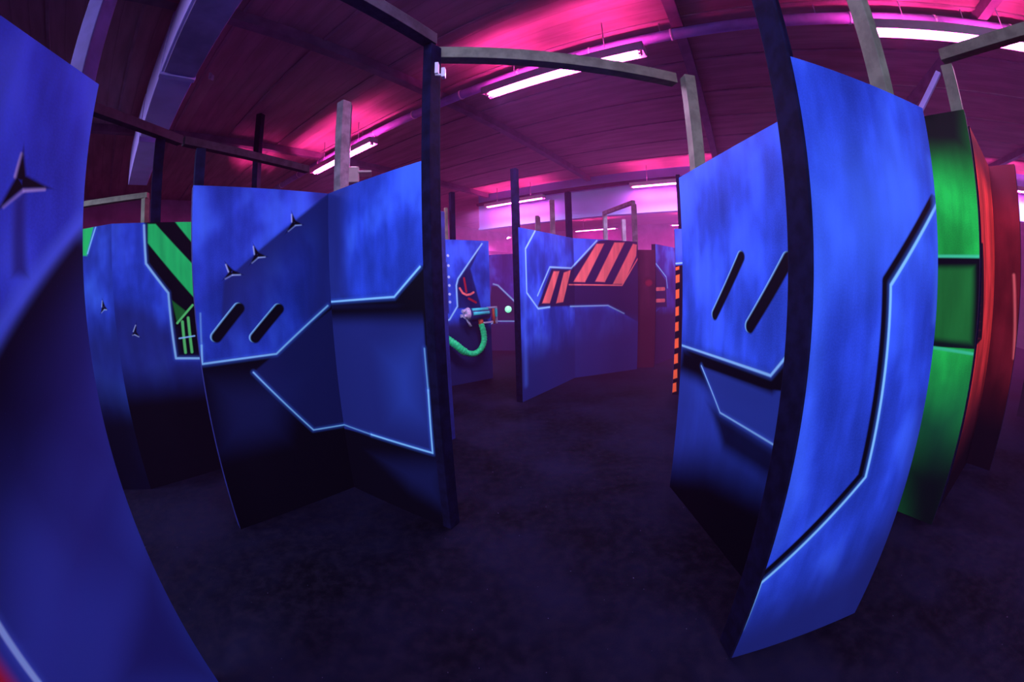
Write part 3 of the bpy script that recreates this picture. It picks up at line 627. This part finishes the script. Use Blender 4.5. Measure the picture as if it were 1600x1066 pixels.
bl = thing('indicator_lamp', 'round lit mint green lamp on the far violet partition', 'lamp', (x, y, 1.06), head('P8')); mesh_obj('globe', bm, M['ball'], bl, True)
mesh_obj('stem', tube([(0, .03, 0), (0, .097, 0)], .03, 12), M['navy'], bl)

# ------------------------------------------------------------------ light: blacklight rows, the pink tubes themselves and added unseen fills
def uv_and_fill_light(u, v, z, power, col=UVCOL, L=1.8, w=.05, rz=ANG_U, tilt=0.):
    d = bpy.data.lights.new('blacklight_and_fill', 'AREA'); d.shape = 'RECTANGLE'; d.size = L; d.size_y = w; d.energy = power; d.spread = math.radians(132 if tilt else 170); d.color = col
    o = bpy.data.objects.new('blacklight_and_fill', d); COL.objects.link(o); o.location = UV(u, v, z); o.rotation_euler = (tilt, 0, rz); return o
for a in UV_AND_FILL: uv_and_fill_light(*a)

W_ = bpy.data.worlds.new('dark_hall'); SC.world = W_; W_.use_nodes = True
bg = W_.node_tree.nodes['Background']; bg.inputs[0].default_value = (.1, .1, .3, 1); bg.inputs[1].default_value = 0.0
if HAZE > 0:
    vs = W_.node_tree.nodes.new('ShaderNodeVolumeScatter'); vs.inputs['Color'].default_value = (*HAZECOL, 1); vs.inputs['Density'].default_value = HAZE; vs.inputs['Anisotropy'].default_value = HAZEG
    # fog hangs over the far half of the hall and thins out toward the entrance
    wt = W_.node_tree; ge = wt.nodes.new('ShaderNodeNewGeometry'); dt = wt.nodes.new('ShaderNodeVectorMath'); dt.operation = 'DOT_PRODUCT'; dt.inputs[1].default_value = VX
    mr = wt.nodes.new('ShaderNodeMapRange'); mr.interpolation_type = 'SMOOTHSTEP'
    for i_, v_ in ((1, 2.6), (2, 9.0), (3, HAZE*.03), (4, HAZE)): mr.inputs[i_].default_value = v_
    wt.links.new(ge.outputs['Position'], dt.inputs[0]); wt.links.new(dt.outputs['Value'], mr.inputs[0]); wt.links.new(mr.outputs[0], vs.inputs['Density'])
    try: W_.cycles.volume_step_size = 5.
    except Exception: pass
    W_.node_tree.links.new(vs.outputs[0], W_.node_tree.nodes['World Output'].inputs['Volume'])

# ------------------------------------------------------------------ camera: fisheye
cd = bpy.data.cameras.new('camera'); cam = bpy.data.objects.new('camera', cd); COL.objects.link(cam); SC.camera = cam
cd.type = 'PANO'; cd.sensor_width = 36.; cd.sensor_fit = 'HORIZONTAL'; cd.clip_end = 200; cd.clip_start = .02
F, PITCH, ROLL, K, CH = 598., -.1443, .0288, 2.7, 1.643
r = np.linspace(0, 980, 400); th = K*np.arctan(r/(K*F)); rm = r*36./1600
A = np.stack([rm**i for i in range(1, 5)], 1); kk = np.linalg.lstsq(A, th, rcond=None)[0]
def cam_set(k, v):
    for tgt in (cd, getattr(cd, 'cycles', None)):
        if tgt is not None and hasattr(tgt, k):
            try: setattr(tgt, k, v); return
            except Exception: pass
cam_set('panorama_type', 'FISHEYE_LENS_POLYNOMIAL'); cam_set('fisheye_fov', math.radians(200))
cam_set('fisheye_polynomial_k0', 0.)
for i, v in enumerate(kk): cam_set('fisheye_polynomial_k%d' % (i+1), PSIGN*float(v))
cam.location = (0, 0, CH)
# camera axes in the world, from roll about the view axis then pitch
def axis(d):
    x, y, z = d; c, s = math.cos(ROLL), math.sin(ROLL); X, Z, Y_ = x*c+z*s, -x*s+z*c, y
    c, s = math.cos(PITCH), math.sin(PITCH); return Vector((X, Y_*c-Z*s, Y_*s+Z*c))
R, Fw, Up = axis((1, 0, 0)), axis((0, 1, 0)), axis((0, 0, 1))
cam.matrix_world = Matrix(((R.x, Up.x, -Fw.x, 0), (R.y, Up.y, -Fw.y, 0), (R.z, Up.z, -Fw.z, CH), (0, 0, 0, 1)))

vw = SC.view_settings; SC.display_settings.display_device = 'sRGB'
vw.view_transform = 'Standard'; vw.look = 'None'; vw.gamma = 1.; vw.use_curve_mapping = False; vw.exposure = EXPO
SC.cycles.max_bounces = 4; SC.cycles.diffuse_bounces = 2; SC.cycles.volume_bounces = 0
SC.cycles.sample_clamp_indirect = 4.; SC.cycles.light_sampling_threshold = .03; SC.cycles.volume_max_steps = 10; SC.cycles.adaptive_threshold = .02
